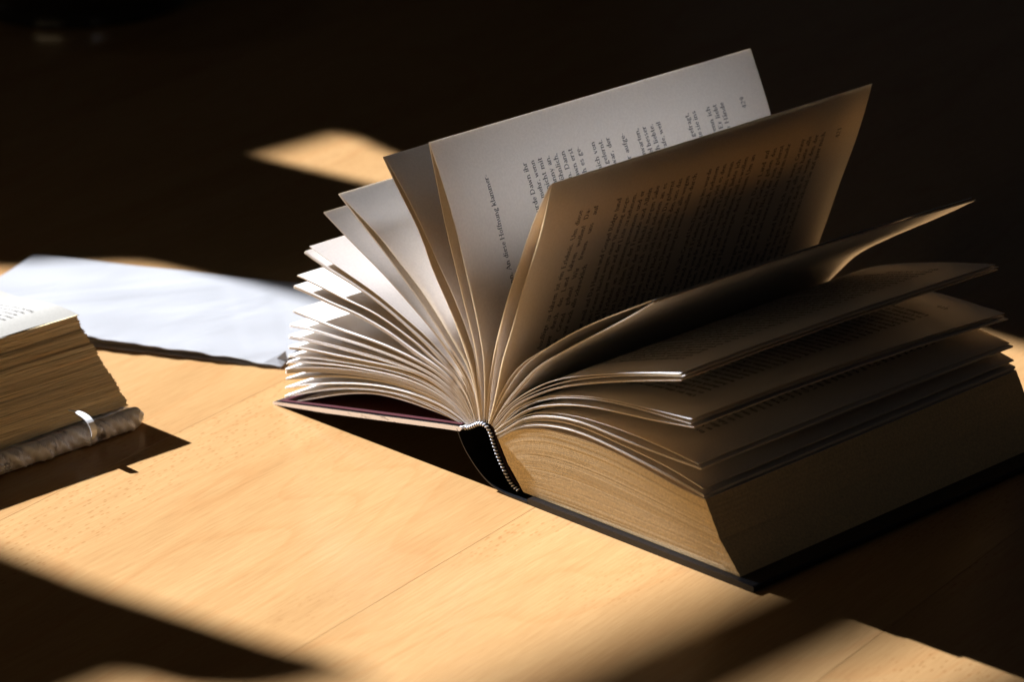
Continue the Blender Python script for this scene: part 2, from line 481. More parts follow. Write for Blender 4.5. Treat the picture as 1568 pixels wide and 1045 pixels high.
WORDS = ('und er hatte nicht mehr ein wenig von der sie auf das Land mit diese Hoffnung wurde Dawn es war gelernt erst wenn ich mich '
         'Granny an besser liebte viel weil ins wir freuen uns alle schrecklich durch quer fahren ist Erlebnis Um gehen wollen Grund Da '
         'Hanna Garten morgen Freunde Alten den zu nehmen wegen Warnung Nacht einer').split()
_rt = random.Random(5)
def filler(start='', end='', W=9.37, xh=0.188):
    """a line of body copy that ends (or starts) with the words that can be read in the photograph"""
    mid = []
    while text_width(' '.join(filter(None, [start] + mid + [end])), xh) < W - 0.75:
        mid.append(_rt.choice(WORDS))
    return ' '.join(filter(None, [start] + mid + [end]))

# ------------------------------------------------------------------ table
def build_table():
    t = thing('table', 'pale beech veneer table top with fine seams under both books', 'table', (0, 0, 0))
    d = Vector((-0.2, 0.98)).normalized(); n = Vector((d.y, -d.x))
    ang = math.atan2(d.y, d.x) - math.pi / 2
    mb = MB(); mb.box(-146, 128, -75, 170, -3.4, -0.22)
    core = mb.build('core_board', M['core'], t)
    core.rotation_euler.z = ang
    seam0, w, g = 0.85, 19.35, 0.013
    proto = None
    for k in range(-8, 7):
        mb = MB(); h = w - g; b = 0.006
        x0, x1, y0, y1 = 0, h, -75, 170
        mb.add([(x0, y0, -0.2), (x1, y0, -0.2), (x1, y1, -0.2), (x0, y1, -0.2),
                (x0, y0, -b), (x1, y0, -b), (x1, y1, -b), (x0, y1, -b),
                (x0 + b, y0 + b, 0), (x1 - b, y0 + b, 0), (x1 - b, y1 - b, 0), (x0 + b, y1 - b, 0)],
               [(0, 3, 2, 1), (0, 1, 5, 4), (1, 2, 6, 5), (2, 3, 7, 6), (3, 0, 4, 7),
                (4, 5, 9, 8), (5, 6, 10, 9), (6, 7, 11, 10), (7, 4, 8, 11), (8, 9, 10, 11)])
        if proto is None:
            o = mb.build('plank', M['wood'], t); proto = o
        else:
            o = proto.copy(); COL.objects.link(o); o.parent = t
        off = seam0 + k * w
        o.rotation_euler.z = ang
        o.location = (n.x * off * CM, n.y * off * CM, 0)
    return t

# ------------------------------------------------------------------ open book
HEAD, HGT = 0.35, 21.4
PROFILES = {
 'L0': [(-3.95,2.43),(-4.56,2.55),(-5.22,2.63),(-6.50,2.65),(-7.79,2.63),(-9.06,2.54),(-10.39,2.35),(-11.42,2.08),(-12.51,1.74),(-14.19,1.11),(-15.85,0.45),(-16.79,0.09)],
 'L1': [(-3.86,2.54),(-4.60,2.77),(-5.43,2.93),(-6.49,2.99),(-8.41,2.90),(-10.38,2.60),(-11.97,2.23),(-13.59,1.74),(-15.14,1.15),(-16.82,0.49)],
 'L2': [(-3.82,2.60),(-4.99,2.98),(-6.75,3.15),(-8.41,3.08),(-10.38,2.80),(-11.96,2.45),(-13.58,2.01),(-15.27,1.47),(-16.74,0.94)],
 'L3': [(-3.77,2.64),(-4.98,3.11),(-6.48,3.32),(-8.40,3.31),(-10.37,3.08),(-13.27,2.46),(-14.67,2.05),(-16.72,1.40)],
 'L4': [(-3.69,2.68),(-4.98,3.31),(-6.47,3.58),(-8.39,3.61),(-10.35,3.41),(-12.45,3.05),(-14.11,2.69),(-15.76,2.23),(-16.69,1.92)],
 'L5': [(-3.64,2.71),(-4.98,3.41),(-6.46,3.74),(-8.38,3.77),(-10.35,3.56),(-12.44,3.27),(-14.10,2.94),(-15.74,2.57),(-16.52,2.33)],
 'L6': [(-3.60,2.73),(-4.76,3.43),(-6.46,3.94),(-8.38,3.99),(-10.34,3.78),(-13.00,3.37),(-14.61,3.09),(-16.41,2.68)],
 'L7': [(-3.56,2.75),(-4.54,3.49),(-6.45,4.20),(-8.37,4.19),(-10.33,3.96),(-11.91,3.77),(-13.50,3.58),(-15.17,3.38),(-16.38,3.14)],
 'L8': [(-3.51,2.77),(-4.53,3.62),(-5.61,4.13),(-7.16,4.33),(-9.40,4.32),(-11.47,4.19),(-13.10,4.07),(-14.72,3.91),(-16.35,3.72)],
 'L9': [(-3.47,2.79),(-4.44,3.78),(-5.61,4.36),(-7.15,4.61),(-9.39,4.69),(-11.45,4.66),(-13.08,4.58),(-14.69,4.49),(-16.22,4.33)],
 'L10': [(-3.42,2.81),(-4.39,3.98),(-5.60,4.62),(-7.14,4.88),(-9.38,5.04),(-11.43,5.04),(-13.06,5.02),(-14.66,5.06),(-15.94,5.10)],
 'L11': [(-3.38,2.83),(-4.30,4.14),(-5.38,4.78),(-6.86,5.15),(-8.14,5.49),(-9.39,5.82),(-10.70,6.03),(-11.39,6.12),(-13.01,6.20),(-14.59,6.33),(-15.83,6.39)],
 'L12': [(-3.34,2.85),(-4.17,4.27),(-5.15,4.90),(-6.24,5.28),(-6.85,5.54),(-8.13,5.95),(-9.38,6.29),(-10.68,6.51),(-11.92,6.60),(-14.00,6.84),(-15.56,6.98)],
 'L13': [(-3.25,2.88),(-3.99,4.32),(-4.76,5.00),(-5.71,5.52),(-6.84,6.03),(-8.11,6.53),(-9.35,6.99),(-10.65,7.37),(-11.87,7.66),(-12.93,7.85),(-13.99,8.08),(-14.92,8.35)],
 'L14': [(-3.21,2.90),(-3.90,4.44),(-4.58,5.12),(-5.44,5.62),(-6.22,6.06),(-7.44,6.58),(-8.72,7.05),(-9.96,7.48),(-11.77,7.94),(-13.14,8.29),(-14.57,8.68)],
 'L15': [(-3.16,2.91),(-3.77,4.63),(-4.27,5.26),(-4.78,5.70),(-5.55,6.30),(-6.80,7.09),(-8.06,7.83),(-9.29,8.53),(-10.31,9.04),(-12.28,10.01),(-13.45,10.64)],
 'L16': [(-3.08,2.94),(-3.55,4.63),(-3.97,5.25),(-4.44,5.70),(-5.24,6.44),(-6.18,7.26),(-7.04,7.99),(-7.90,8.63),(-8.81,9.33),(-9.99,10.16),(-11.18,10.97),(-12.36,11.79)],
 'L17': [(-3.03,2.95),(-3.46,4.78),(-3.71,5.32),(-4.09,5.79),(-4.93,6.65),(-5.65,7.38),(-6.46,8.13),(-7.36,8.83),(-8.36,9.50),(-9.58,10.36),(-10.82,11.02),(-12.29,11.79)],
 'L18': [(-2.97,2.98),(-3.25,4.71),(-3.65,5.90),(-4.29,7.10),(-5.24,8.53),(-6.21,10.05),(-6.51,10.70),(-7.90,12.62),(-9.16,14.29)],
 'L19': [(-2.92,2.98),(-3.16,4.73),(-3.32,5.99),(-3.92,7.37),(-4.62,8.56),(-5.70,10.08),(-6.29,10.94),(-7.67,12.75),(-9.12,14.30)],
 'L20': [(-2.86,3.00),(-2.96,4.47),(-3.13,6.04),(-3.53,7.42),(-3.93,8.51),(-4.53,10.30),(-4.85,11.25),(-5.48,13.46),(-6.06,15.64)],
 'L21': [(-2.77,3.01),(-2.70,4.54),(-2.75,6.14),(-3.02,7.46),(-3.33,8.60),(-3.93,10.51),(-4.28,11.64),(-5.08,13.64),(-6.01,15.65)],
 'R1': [(-2.51,3.04),(-2.31,4.50),(-1.93,6.36),(-1.57,7.92),(-1.03,9.61),(-0.30,11.32),(0.56,13.32),(1.64,15.33)],
 'R1b': [(-2.47,3.04),(-1.97,4.59),(-1.45,6.49),(-0.94,7.81),(-0.28,9.63),(0.49,11.57),(1.04,13.04),(1.76,15.44)],
 'R2': [(-2.39,3.03),(-1.81,4.15),(-0.98,5.39),(-0.12,6.46),(0.59,7.09),(1.88,8.07),(3.63,9.24),(5.85,10.50),(7.71,11.51)],
 'R2b': [(-2.30,3.01),(-1.95,3.54),(-1.10,4.69),(-0.18,5.73),(0.71,6.62),(1.75,7.39),(3.62,8.65),(5.65,9.96),(7.86,11.50)],
 'R3': [(-2.22,2.98),(-1.82,3.51),(-1.00,4.40),(0.09,5.27),(1.15,5.95),(3.14,6.83),(4.81,7.38),(6.12,7.78),(9.36,8.63)],
 'R3b': [(-2.17,2.95),(-1.78,3.43),(-1.00,4.29),(0.08,5.11),(1.44,5.90),(4.13,7.03),(6.12,7.67),(9.56,8.57)],
 'R3c': [(-2.13,2.91),(-1.70,3.37),(-1.00,4.18),(0.08,4.98),(1.44,5.74),(3.49,6.58),(6.12,7.43),(9.48,8.38)],
 'R4': [(-2.09,2.86),(-1.61,3.31),(-1.01,3.99),(0.08,4.79),(1.15,5.31),(3.14,5.91),(4.81,6.24),(7.41,6.51),(10.03,6.72)],
 'R4b': [(-2.07,2.82),(-1.57,3.29),(-1.01,3.93),(0.08,4.72),(1.14,5.23),(3.14,5.84),(4.81,6.16),(7.72,6.41),(10.03,6.53)],
 'R4c': [(-2.05,2.78),(-1.53,3.23),(-1.01,3.64),(0.07,4.42),(1.14,4.91),(3.28,5.52),(5.46,5.85),(8.07,6.13),(10.22,6.42)],
 'R5': [(-2.01,2.72),(-1.32,3.22),(-0.46,3.87),(0.59,4.39),(1.67,4.70),(2.78,4.90),(4.80,5.05),(7.41,5.03),(10.50,4.79)],
 'R5b': [(-1.99,2.67),(-1.27,3.15),(-0.46,3.76),(0.59,4.26),(1.67,4.55),(3.47,4.77),(5.46,4.71),(8.08,4.66),(10.69,4.66)],
 'R6': [(-1.97,2.61),(-1.28,3.06),(-0.46,3.64),(0.59,4.09),(1.67,4.36),(3.47,4.53),(5.48,4.44),(7.42,4.29),(9.51,4.02),(10.74,3.76)],
 'R7': [(-1.93,2.52),(-1.24,2.99),(-0.47,3.48),(0.59,3.90),(1.67,4.14),(3.47,4.27),(5.44,4.15),(7.85,3.89),(9.51,3.68),(10.85,3.46)],
 'R8': [(-1.84,2.42),(-0.89,3.09),(0.08,3.50),(1.13,3.77),(2.24,3.89),(3.47,3.96),(5.48,3.91),(7.85,3.61),(9.52,3.37),(10.93,3.28)],
 'R9': [(-1.22,1.41),(-0.71,1.72),(-0.07,1.95),(1.31,2.21),(3.05,2.31),(6.27,2.16),(9.41,1.90),(11.82,1.66)],
 'R10': [(-0.23,-0.03),(0.95,0.07),(2.62,0.09),(5.47,0.11),(7.86,0.03),(10.97,0.04),(13.01,0.14)],
}


def build_open_book():
    import numpy as np
    bk = thing('open_book', 'thick black hardback standing open with its pages fanned upright', 'book', (0, 0, 0))
    VC0, VC1 = 0.0, 22.1
    # --- boards
    def board(name, outline, edge_mats):
        mb = MB(); mb.prism_v(outline, VC0, VC1, 0)
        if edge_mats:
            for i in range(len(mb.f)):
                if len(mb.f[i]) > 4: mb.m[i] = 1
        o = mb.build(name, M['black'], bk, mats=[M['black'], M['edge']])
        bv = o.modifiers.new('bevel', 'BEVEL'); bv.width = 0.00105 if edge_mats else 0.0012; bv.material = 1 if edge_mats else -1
        o.modifiers['bevel'].segments = 3; o.modifiers['bevel'].limit_method = 'ANGLE'
        return o
    r = 0.10
    arc = lambda cx, cz, a0, a1, rr=r, n=4: [(cx + rr * math.cos(math.radians(a0 + (a1 - a0) * i / n)), cz + rr * math.sin(math.radians(a0 + (a1 - a0) * i / n))) for i in range(n + 1)]
    ro = arc(13.98, r + .004, -90, 0) + arc(13.98, .30 - r, 0, 90) + arc(0.45, .30 - r, 90, 180) + arc(0.45, r + .004, 180, 270)
    b = board('back_cover_board', ro, False)
    lt = [(-17.31, 0.14), (-13.33, 0.87), (-8.66, 1.72), (-5.07, 2.38), (-4.0, 2.56), (-3.86, 2.50)]
    lb = [(-4.02, 2.33), (-5.08, 2.15), (-8.67, 1.49), (-13.34, 0.63), (-17.22, 0.004), (-17.33, 0.03)]
    board('front_cover_board', lb[::-1][:1] + lb[::-1][1:] + lt[::-1], True)['label'] = 'raised front cover board with a worn edge painted pale for sun glare'
    # dark red endpaper pasted inside the raised board
    up = [(-16.95, 0.215), (-13.33, 0.905), (-8.66, 1.755), (-5.07, 2.415), (-4.1, 2.58)]
    ep = up[::-1] + [(u, z + .03) for u, z in up]
    mb = MB(); mb.prism_v([(u, z) for u, z in ([(u, z + .03) for u, z in up][::-1] + up)][::-1][::-1], 0.13, 21.9)
    mb.build('endpaper', M['endpaper'], bk)
    # spine board: thin curved strip that leans from one hinge down to the other
    sp = spline([(-4.22, 2.40), (-3.83, 1.70), (-3.23, 1.05), (-2.62, 0.58), (-2.00, 0.27), (-1.30, 0.10), (-0.5, 0.06), (0.42, 0.06)], 22)
    T = np.gradient(sp, axis=0); T /= np.linalg.norm(T, axis=1)[:, None]
    nn = np.stack([-T[:, 1], T[:, 0]], 1)
    th = np.linspace(.018, .05, 22)[:, None]
    a, c = sp + nn * th, np.maximum(sp - nn * th, [[-99, .003]])
    mb = MB(); mb.prism_v([tuple(q) for q in c] + [tuple(q) for q in a[::-1]], VC0, VC1)
    mb.build('spine_board', M['black'], bk, smooth=False)
    # --- leaves
    n = 26
    keys = list(PROFILES)
    cur = {}
    for k in keys:
        P = smooth_curve(spline(PROFILES[k], 60, 1.25), 2)
        cur[k] = P
    floor = 0.31
    for k in ('R8', 'R9', 'R10'):
        cur[k][:, 1] = np.maximum(cur[k][:, 1], floor)
    # lining glued to the back of the sheets
    hb = spline([(-3.98, 2.42), (-3.59, 2.58), (-3.33, 2.74), (-2.89, 2.94), (-2.50, 2.88), (-2.17, 2.40), (-1.85, 1.72), (-1.40, 1.06), (-0.92, 0.52), (-0.45, 0.33)], 30)
    T = np.gradient(hb, axis=0); T /= np.linalg.norm(T, axis=1)[:, None]
    hn = np.stack([-T[:, 1], T[:, 0]], 1)          # towards the sheets
    mb = MB(); mb.prism_v([tuple(q) for q in hb + hn * .16][::-1] + [tuple(q) for q in hb + hn * .04], HEAD + .06, HEAD + HGT - .06)
    mb.build('spine_lining', M['mull'], bk)

    def leaf_mesh(A, th, v0, v1, droop=0.0, wave=0.0, seed=0):
        """closed thin solid along the curve A"""
        m = len(A)
        T = np.gradient(A, axis=0); T /= np.linalg.norm(T, axis=1)[:, None]
        nn = np.stack([-T[:, 1], T[:, 0]], 1)
        top, bot = A + nn * th / 2, A - nn * th / 2
        vs_ = [0, 0.25, 0.5, 0.75, 1.0]
        V, F = [], []
        nv = len(vs_)
        q = np.linspace(0, 1, m)
        def rows(S):
            b = len(V)
            for j, fv in enumerate(vs_):
                dz = -droop * fv ** 2 * q ** 2 + wave * np.sin(fv * 3.0 + seed) * fv * q ** 2
                for i in range(m): V.append((float(S[i, 0] + dz[i] * nn[i, 0]), v0 + (v1 - v0) * fv, float(S[i, 1] + dz[i] * abs(nn[i, 1]))))
            return b
        bt = rows(top); bb = rows(bot)
        for j in range(nv - 1):
            for i in range(m - 1):
                p = bt + j * m + i; F.append((p, p + m, p + m + 1, p + 1))
                p = bb + j * m + i; F.append((p, p + 1, p + m + 1, p + m))
        sm = [True] * len(F)
        bt2 = len(V); V.extend(V[:]) 
        o2 = bt2
        for i in range(m - 1):
            t0, b0 = o2 + bt + i, o2 + bb + i
            F.append((t0, t0 + 1, b0 + 1, b0)); sm.append(False)
            t0, b0 = o2 + bt + (nv - 1) * m + i, o2 + bb + (nv - 1) * m + i
            F.append((t0, b0, b0 + 1, t0 + 1)); sm.append(False)
        for j in range(nv - 1):
            t0, b0 = o2 + bt + j * m + m - 1, o2 + bb + j * m + m - 1
            F.append((t0, t0 + m, b0 + m, b0)); sm.append(False)
            t0, b0 = o2 + bt + j * m, o2 + bb + j * m
            F.append((t0, b0, b0 + m, t0 + m)); sm.append(False)
        return V, F, sm, top, bot
    def add_leaf(A, th, v0, droop=0.0, wave=0.0, seed=0):
        A = A[np.linspace(0, len(A) - 1, n).round().astype(int)]
        V, F, sm, top, bot = leaf_mesh(A, th, v0, v0 + HGT, droop, wave, seed)
        o = link_mesh('leaf', V, F, M['leaf'], bk)
        o.data.polygons.foreach_set('use_smooth', sm)
        return o, top, bot
    rnd = random.Random(3)
    bundles = {'L0': 4, 'L1': 4, 'L2': 4, 'L3': 13, 'L4': 7, 'L5': 6, 'L6': 6, 'L7': 7, 'L8': 6, 'L9': 5, 'L10': 6, 'L11': 3, 'L12': 6, 'L13': 1,
               'L14': 3, 'L15': 3, 'L17': 2, 'L19': 1, 'L21': 1, 'R1b': 1, 'R2b': 2, 'R3c': 2, 'R4b': 1, 'R4c': 2, 'R5b': 3, 'R6': 2, 'R7': 4}
    thick = {'L0': .045, 'L21': .022, 'R2': .03, 'R3': .026, 'R3b': .022}
    droop = {'R2': .45, 'R2b': .5, 'R3': .45, 'R3b': .45, 'R3c': .4, 'R4': .8, 'R4b': .75, 'R4c': .7, 'R5': .25, 'R5b': .2}
    leaves = {}
    for i, k in enumerate(keys[:-2]):
        jit = rnd.uniform(-.02, .02)
        wv, ws = (rnd.uniform(-.09, .09), rnd.uniform(0, 3)) if k[0] == 'L' and k != 'L21' else (0, 0)
        leaves[k] = add_leaf(cur[k], thick.get(k, rnd.uniform(.018, .026)), HEAD + jit, droop.get(k, 0), wv, ws)
        if k == 'R8': break
        nb = bundles.get(k, 0)
        if not nb: continue
        a, bcur = cur[k], cur[keys[i + 1]]
        gap = np.linalg.norm(bcur - a, axis=1)
        q = np.linspace(0, 1, len(a))
        st = np.clip((q - .04) / .5, 0, 1); st = st * st * (3 - 2 * st)
        cling_b = k[0] == 'L' or k == 'R1b'
        d = 0.021
        for j in range(1, nb + 1):
            w0 = j / (nb + 1)
            if cling_b: w1 = 1 - np.minimum(1 - w0, (nb + 1 - j) * d / np.maximum(gap, 1e-4))
            else: w1 = np.minimum(w0, j * d / np.maximum(gap, 1e-4))
            w = (w0 * (1 - st) + w1 * st)[:, None]
            add_leaf(a * (1 - w) + bcur * w, rnd.uniform(.012, .016), HEAD + rnd.uniform(-.025, .03), droop.get(k if not cling_b else keys[i + 1], 0))
    # --- print
    l429 = {0: ('und', 'irgendwann. An diese Hoffnung klammer-'), 5: ('', 'Augenblick wurde Dawn ihr'), 6: ('', 'doch mehr, wenn'),
            7: ('', 'Person nicht mit'), 8: ('', 'von Granny an.'), 9: ('', 'gewöhnlich,'), 10: ('', 'gewesen. Dann'), 11: ('', 'Dawn erst'),
            12: ('', 'plötzlich es ge-'), 14: ('', 'mich von'), 15: ('', 'von ihr gelernt.'), 16: ('', 'wie sie war, der'), 18: ('', 'mehr aufge-'),
            20: ('', 'abzuwarten,'), 21: ('', 'viel besser'), 22: ('', 'mich liebte.'), 23: ('', 'Strafe, weil'), 27: ('', 'mich gefragt,'),
            28: ('', 'führte sie ins'), 30: ('', 'und wenn ich'), 31: ('', 'an. Er liebt'), 32: ('', 'meine Hände')}
    lines = []
    for k in range(33):
        if k in l429: lines.append(filler(*l429[k]))
        elif k in (1, 13, 17, 19, 24, 26, 29): lines.append('und es war gelernt.|' if k % 2 else 'mit ihr.|')
        elif k == 25: lines.append('wenn ich mich.|')
        else: lines.append('')
    print_page('printed_text', leaves['L21'][0], leaves['L21'][2], True, lines, '429')
    first = ['kommen Ausflüge zu fahren ist ein Erlebnis. Um diese', 'Strecke quer durch das Land fahren wollen! Da-',
             'mit guten Grund gehen! Wir freuen uns auf', 'Sie, würden wir euch alle schrecklich', 'wenig gehen.|',
             'Hanna und Gospel Ridge (und', 'Nacht wegen einer Warnung ausge-', 'auf der Liste zu nehmen.', 'zusammengenommen und er',
             'der Freunde und Allein', 'morgen Sabe']
    l421 = []
    for k in range(34):
        if k < 5: l421.append(first[k])
        elif k < len(first): l421.append(filler('', first[k]))
        elif k in (16, 24, 29): l421.append('und es war besser.|')
        else: l421.append(filler())
    print_page('printed_text', leaves['R1b'][0], leaves['R1b'][2], True, l421, '421', v_first=2.45)
    for key, num, vf in (('R3', '414', 2.6), ('R4', '410', 2.6), ('R5', '402', 2.6), ('R6', '398', 2.6)):
        ls = [filler() if k % 9 != 7 else 'und es war besser.|' for k in range(35 if key != 'R6' else 34)]
        if key not in ('R3',): ls = ls[:-2]
        dr = droop.get(key, 0)
        A = leaves[key][1]
        o = print_page('printed_text', leaves[key][0], A, False, ls, num, v_first=vf)
        if dr:   # the far end of these leaves sags: carry the print with it
            me = o.data
            seg = np.concatenate([[0], np.cumsum(np.linalg.norm(np.diff(A, axis=0), axis=1))])
            T = np.gradient(A, axis=0); T /= np.linalg.norm(T, axis=1)[:, None]
            for vx in me.vertices:
                fv = (vx.co.y / CM - HEAD) / HGT
                # rows of the leaf are straight between quarter stations
                j = min(3, int(fv * 4)); f0, f1 = j / 4, (j + 1) / 4
                ff = f0 ** 2 + (f1 ** 2 - f0 ** 2) * (fv - f0) * 4
                q = float(np.interp(vx.co.x / CM, A[:, 0], np.linspace(0, 1, len(A))))
                tz = float(np.interp(q, np.linspace(0, 1, len(A)), T[:, 0])); tn = float(np.interp(q, np.linspace(0, 1, len(A)), -T[:, 1]))
                dz = -dr * ff * q * q
                vx.co.z += dz * abs(tz) * CM + 0.00003; vx.co.x += dz * tn * CM
    # --- dense closed sheets under the fan
    mb = MB()
    def lerp(t):
        if t < .42: w = t / .42; return cur['R8'] * (1 - w) + cur['R9'] * w
        w = (t - .42) / .58; return cur['R9'] * (1 - w) + cur['R10'] * w
    ns = 230
    idx = np.linspace(0, 59, 22).round().astype(int)
    off = 0.0
    for i in range(ns):
        t0, t1 = (i + .02) / ns, (i + rnd.uniform(.84, .98)) / ns
        a, bcur = lerp(t0)[idx], lerp(t1)[idx]
        if i % 16 == 0: off = rnd.uniform(-.006, .006)
        v0 = HEAD + off + rnd.uniform(-.009, .009); v1 = v0 + HGT
        trim = rnd.uniform(-.012, .012)
        a = a.copy(); bcur = bcur.copy(); a[-1, 0] += trim; bcur[-1, 0] += trim
        m = len(a)
        V = [(float(q[0]), v0, float(q[1])) for q in a] + [(float(q[0]), v0, float(q[1])) for q in bcur]
        V += [(x, v1, z) for x, y, z in V]
        F = []
        for j in range(m - 1):
            F.append((j, j + 1, m + j + 1, m + j)[::-1])
            F.append((2 * m + j, 2 * m + j + 1, 3 * m + j + 1, 3 * m + j))
            if i in (0, ns - 1): F.append((j, 2 * m + j, 2 * m + j + 1, j + 1)[::-1])
        F.append((m - 1, 3 * m - 1, 4 * m - 1, 2 * m - 1)[::-1])
        F.append((m - 2, 3 * m - 2, 3 * m - 1, m - 1)); F.append((2 * m - 2, 4 * m - 2, 4 * m - 1, 2 * m - 1)[::-1])
        mb.add(V, F)
    pb = mb.build('page_block', M['block'], bk)
    tag(pb, kind='stuff')
    # --- headband: dark core wound with pale stitches
    hp = hb - hn * 0.0
    seg = np.concatenate([[0], np.cumsum(np.linalg.norm(np.diff(hp, axis=0), axis=1))])
    def at(s): return np.array([np.interp(s, seg, hp[:, 0]), np.interp(s, seg, hp[:, 1])])
    mb = MB(); rr = .075; vv = HEAD - .05
    ring = [(math.cos(a), math.sin(a)) for a in [i * math.pi / 4 for i in range(8)]]
    V = []
    for i in range(30):
        for ca, sa in ring: V.append((float(hp[i, 0] + hn[i, 0] * rr * ca), vv + rr * sa, float(hp[i, 1] + hn[i, 1] * rr * ca)))
    F = [(i * 8 + j, i * 8 + (j + 1) % 8, (i + 1) * 8 + (j + 1) % 8, (i + 1) * 8 + j) for i in range(29) for j in range(8)]
    mb.add(V, F); hbo = mb.build('headband', M['thread_black'], bk, smooth=True)
    mb = MB()
    nst = 30
    for i in range(nst):
        s = seg[-1] * (i + .5) / nst
        p = at(s); p2 = at(min(seg[-1], s + .01)); t = (p2 - p); t /= np.linalg.norm(t) + 1e-9
        nv = np.array([-t[1], t[0]])
        w = .026 if s > seg[-1] * .42 else .05
        V = []
        skew = .05
        R2 = rr + .022
        for k in range(9):
            a = math.radians(-190 + k * 200 / 8)
            ca, sa = math.cos(a), math.sin(a)
            fat = math.sin(math.pi * (k + .6) / 9.2)
            for e in (-1, 1):
                q = p + t * (e * w * fat + skew * ca) + nv * R2 * ca * (1 if e > 0 else 1)
                V.append((float(q[0]), vv + R2 * sa, float(q[1])))
            q = p + t * (skew * ca) + nv * (R2 + .02 * fat) * ca
            V.append((float(q[0]), vv + (R2 + .02 * fat) * sa, float(q[1])))
        F = []
        for k in range(8):
            b = k * 3
            F += [(b, b + 3, b + 5, b + 2), (b + 2, b + 5, b + 4, b + 1)]
        mb.add(V, F)
    st = mb.build('stitching', M['thread_white'], hbo, smooth=True)
    tag(st, kind='stuff')
    return bk

# ------------------------------------------------------------------ window that shapes the sunlight
def build_window():
    U = WINDOW_U
    mb = MB()
    # wall round one wide opening: y is v, z is height above the table
    A0, A1, B0, B1 = -92, 52, 91.6, 136.3
    mb.box(U - 8, U, -180, A0, -75, 260); mb.box(U - 8, U, A1, 220, -75, 260)
    mb.box(U - 8, U, A0, A1, -75, B0); mb.box(U - 8, U, A0, A1, B1, 260)
    w = mb.build('window_wall', M['plaster']); tag(w, kind='structure')
    # crossbar
    # unseen bar added outside the window to cast a soft shadow band
    mb = MB(); mb.box(-262.6, -261.4, -130, 90, 161.4, 165.3)
    for y in (-112, 76): mb.box(-262.4, -261.6, y - 1, y + 1, -75, 162.1)
    shade_bar = mb.build('added_shade_bar', M['frame']); tag(shade_bar, 'unseen dark bar added outside the window for its shadow', 'shade_bar')
    # unseen cloth panels with folds, edges shaped to cast the table shadows
    def cloth(edge_l, edge_r, du, seed):
        rr = random.Random(seed)
        zs = sorted({z for z, _ in edge_l} | {z for z, _ in edge_r})
        def ev(e, z):
            for (z0, y0), (z1, y1) in zip(e[:-1], e[1:]):
                if z0 <= z <= z1: return y0 + (y1 - y0) * (z - z0) / max(1e-6, z1 - z0)
            return e[0][1] if z < e[0][0] else e[-1][1]
        nz = 120; nx = 40
        z0, z1 = zs[0], zs[-1]
        V, F = [], []
        for side in (0, 1):
            for i in range(nz + 1):
                z = z0 + (z1 - z0) * i / nz
                l, r = ev(edge_l, z), ev(edge_r, z)
                for j in range(nx + 1):
                    f = j / nx; y = l + (r - l) * f
                    V.append((U + du + 0.5 * math.sin(y * .8 + seed) + side * .25, y, z))
        n1 = (nz + 1) * (nx + 1)
        for i in range(nz):
            for j in range(nx):
                p = i * (nx + 1) + j
                F.append((p, p + 1, p + nx + 2, p + nx + 1)); F.append((n1 + p, n1 + p + nx + 1, n1 + p + nx + 2, n1 + p + 1))
        for i in range(nz):
            for j in (0, nx):
                p = i * (nx + 1) + j
                F.append((p, p + nx + 1, n1 + p + nx + 1, n1 + p))
        return V, F
    top = 142
    near_l = [(88, -54), (112, -50), (115.0, -45), (116.0, -40), (116.95, -35.6), (117.35, -32.6), (118.75, -32.1), (119.6, -30.6), (120.3, -27.6)]
    near_r = [(88, -30.5), (100, -29.2), (109.4, -28.55), (112.6, -28.35), (115.3, -27.8), (118.2, -27.3), (120.3, -26.5)]
    far_l = [(88, -9.7), (92.3, -6.6), (95.7, -1.2), (101.2, -0.2), (127.2, 5.2), (top, 6.0)]
    far_r = [(88, 14.9), (93.2, 15.3), (94.8, 15.5), (115.5, 14.0), (117.2, 9.0), (119.0, 6.4), (top, 6.3)]
    for nm, l, r_, lab in (('a', near_l, near_r, 'unseen dark cloth shaped to shade the near side of the table'),
                           ('b', far_l, far_r, 'unseen dark narrow cloth shaped to shade the middle of the table'),
                           ('c', [(88, 19.0), (89.0, 19.8), (89.7, 21.2), (92.7, 19.8), (118, 16.8), (top, 15.6)], [(88, 56), (top, 56)], 'unseen dark cloth shaped to shade the far side of the table')):
        V, F = cloth(l, r_, 3.0, ord(nm) % 7)
        o = link_mesh('shade_curtain', V, F, M['shade_curtain'], smooth=True)
        tag(o, lab, 'shade_curtain'); o['group'] = 'unseen shade cloths at the window'

build_table()
build_open_book()
build_window()

# ------------------------------------------------------------------ materials of the side objects
M['old_edge'] = simple_mat('aged_page_edges', (0.96, 0.76, 0.42), 0.85, 0.15, noise=((9, 5, 2600), (0.42, 0.29, 0.15), 0.42, 0.68))
M['old_page'] = paper_mat('aged_page', (0.46, 0.435, 0.38), (0.4, 0.35, 0.28), 0.05)
M['ceramic'] = simple_mat('black_glazed_ceramic', (0.006, 0.006, 0.006), 0.12, 0.5, coat=0.5)

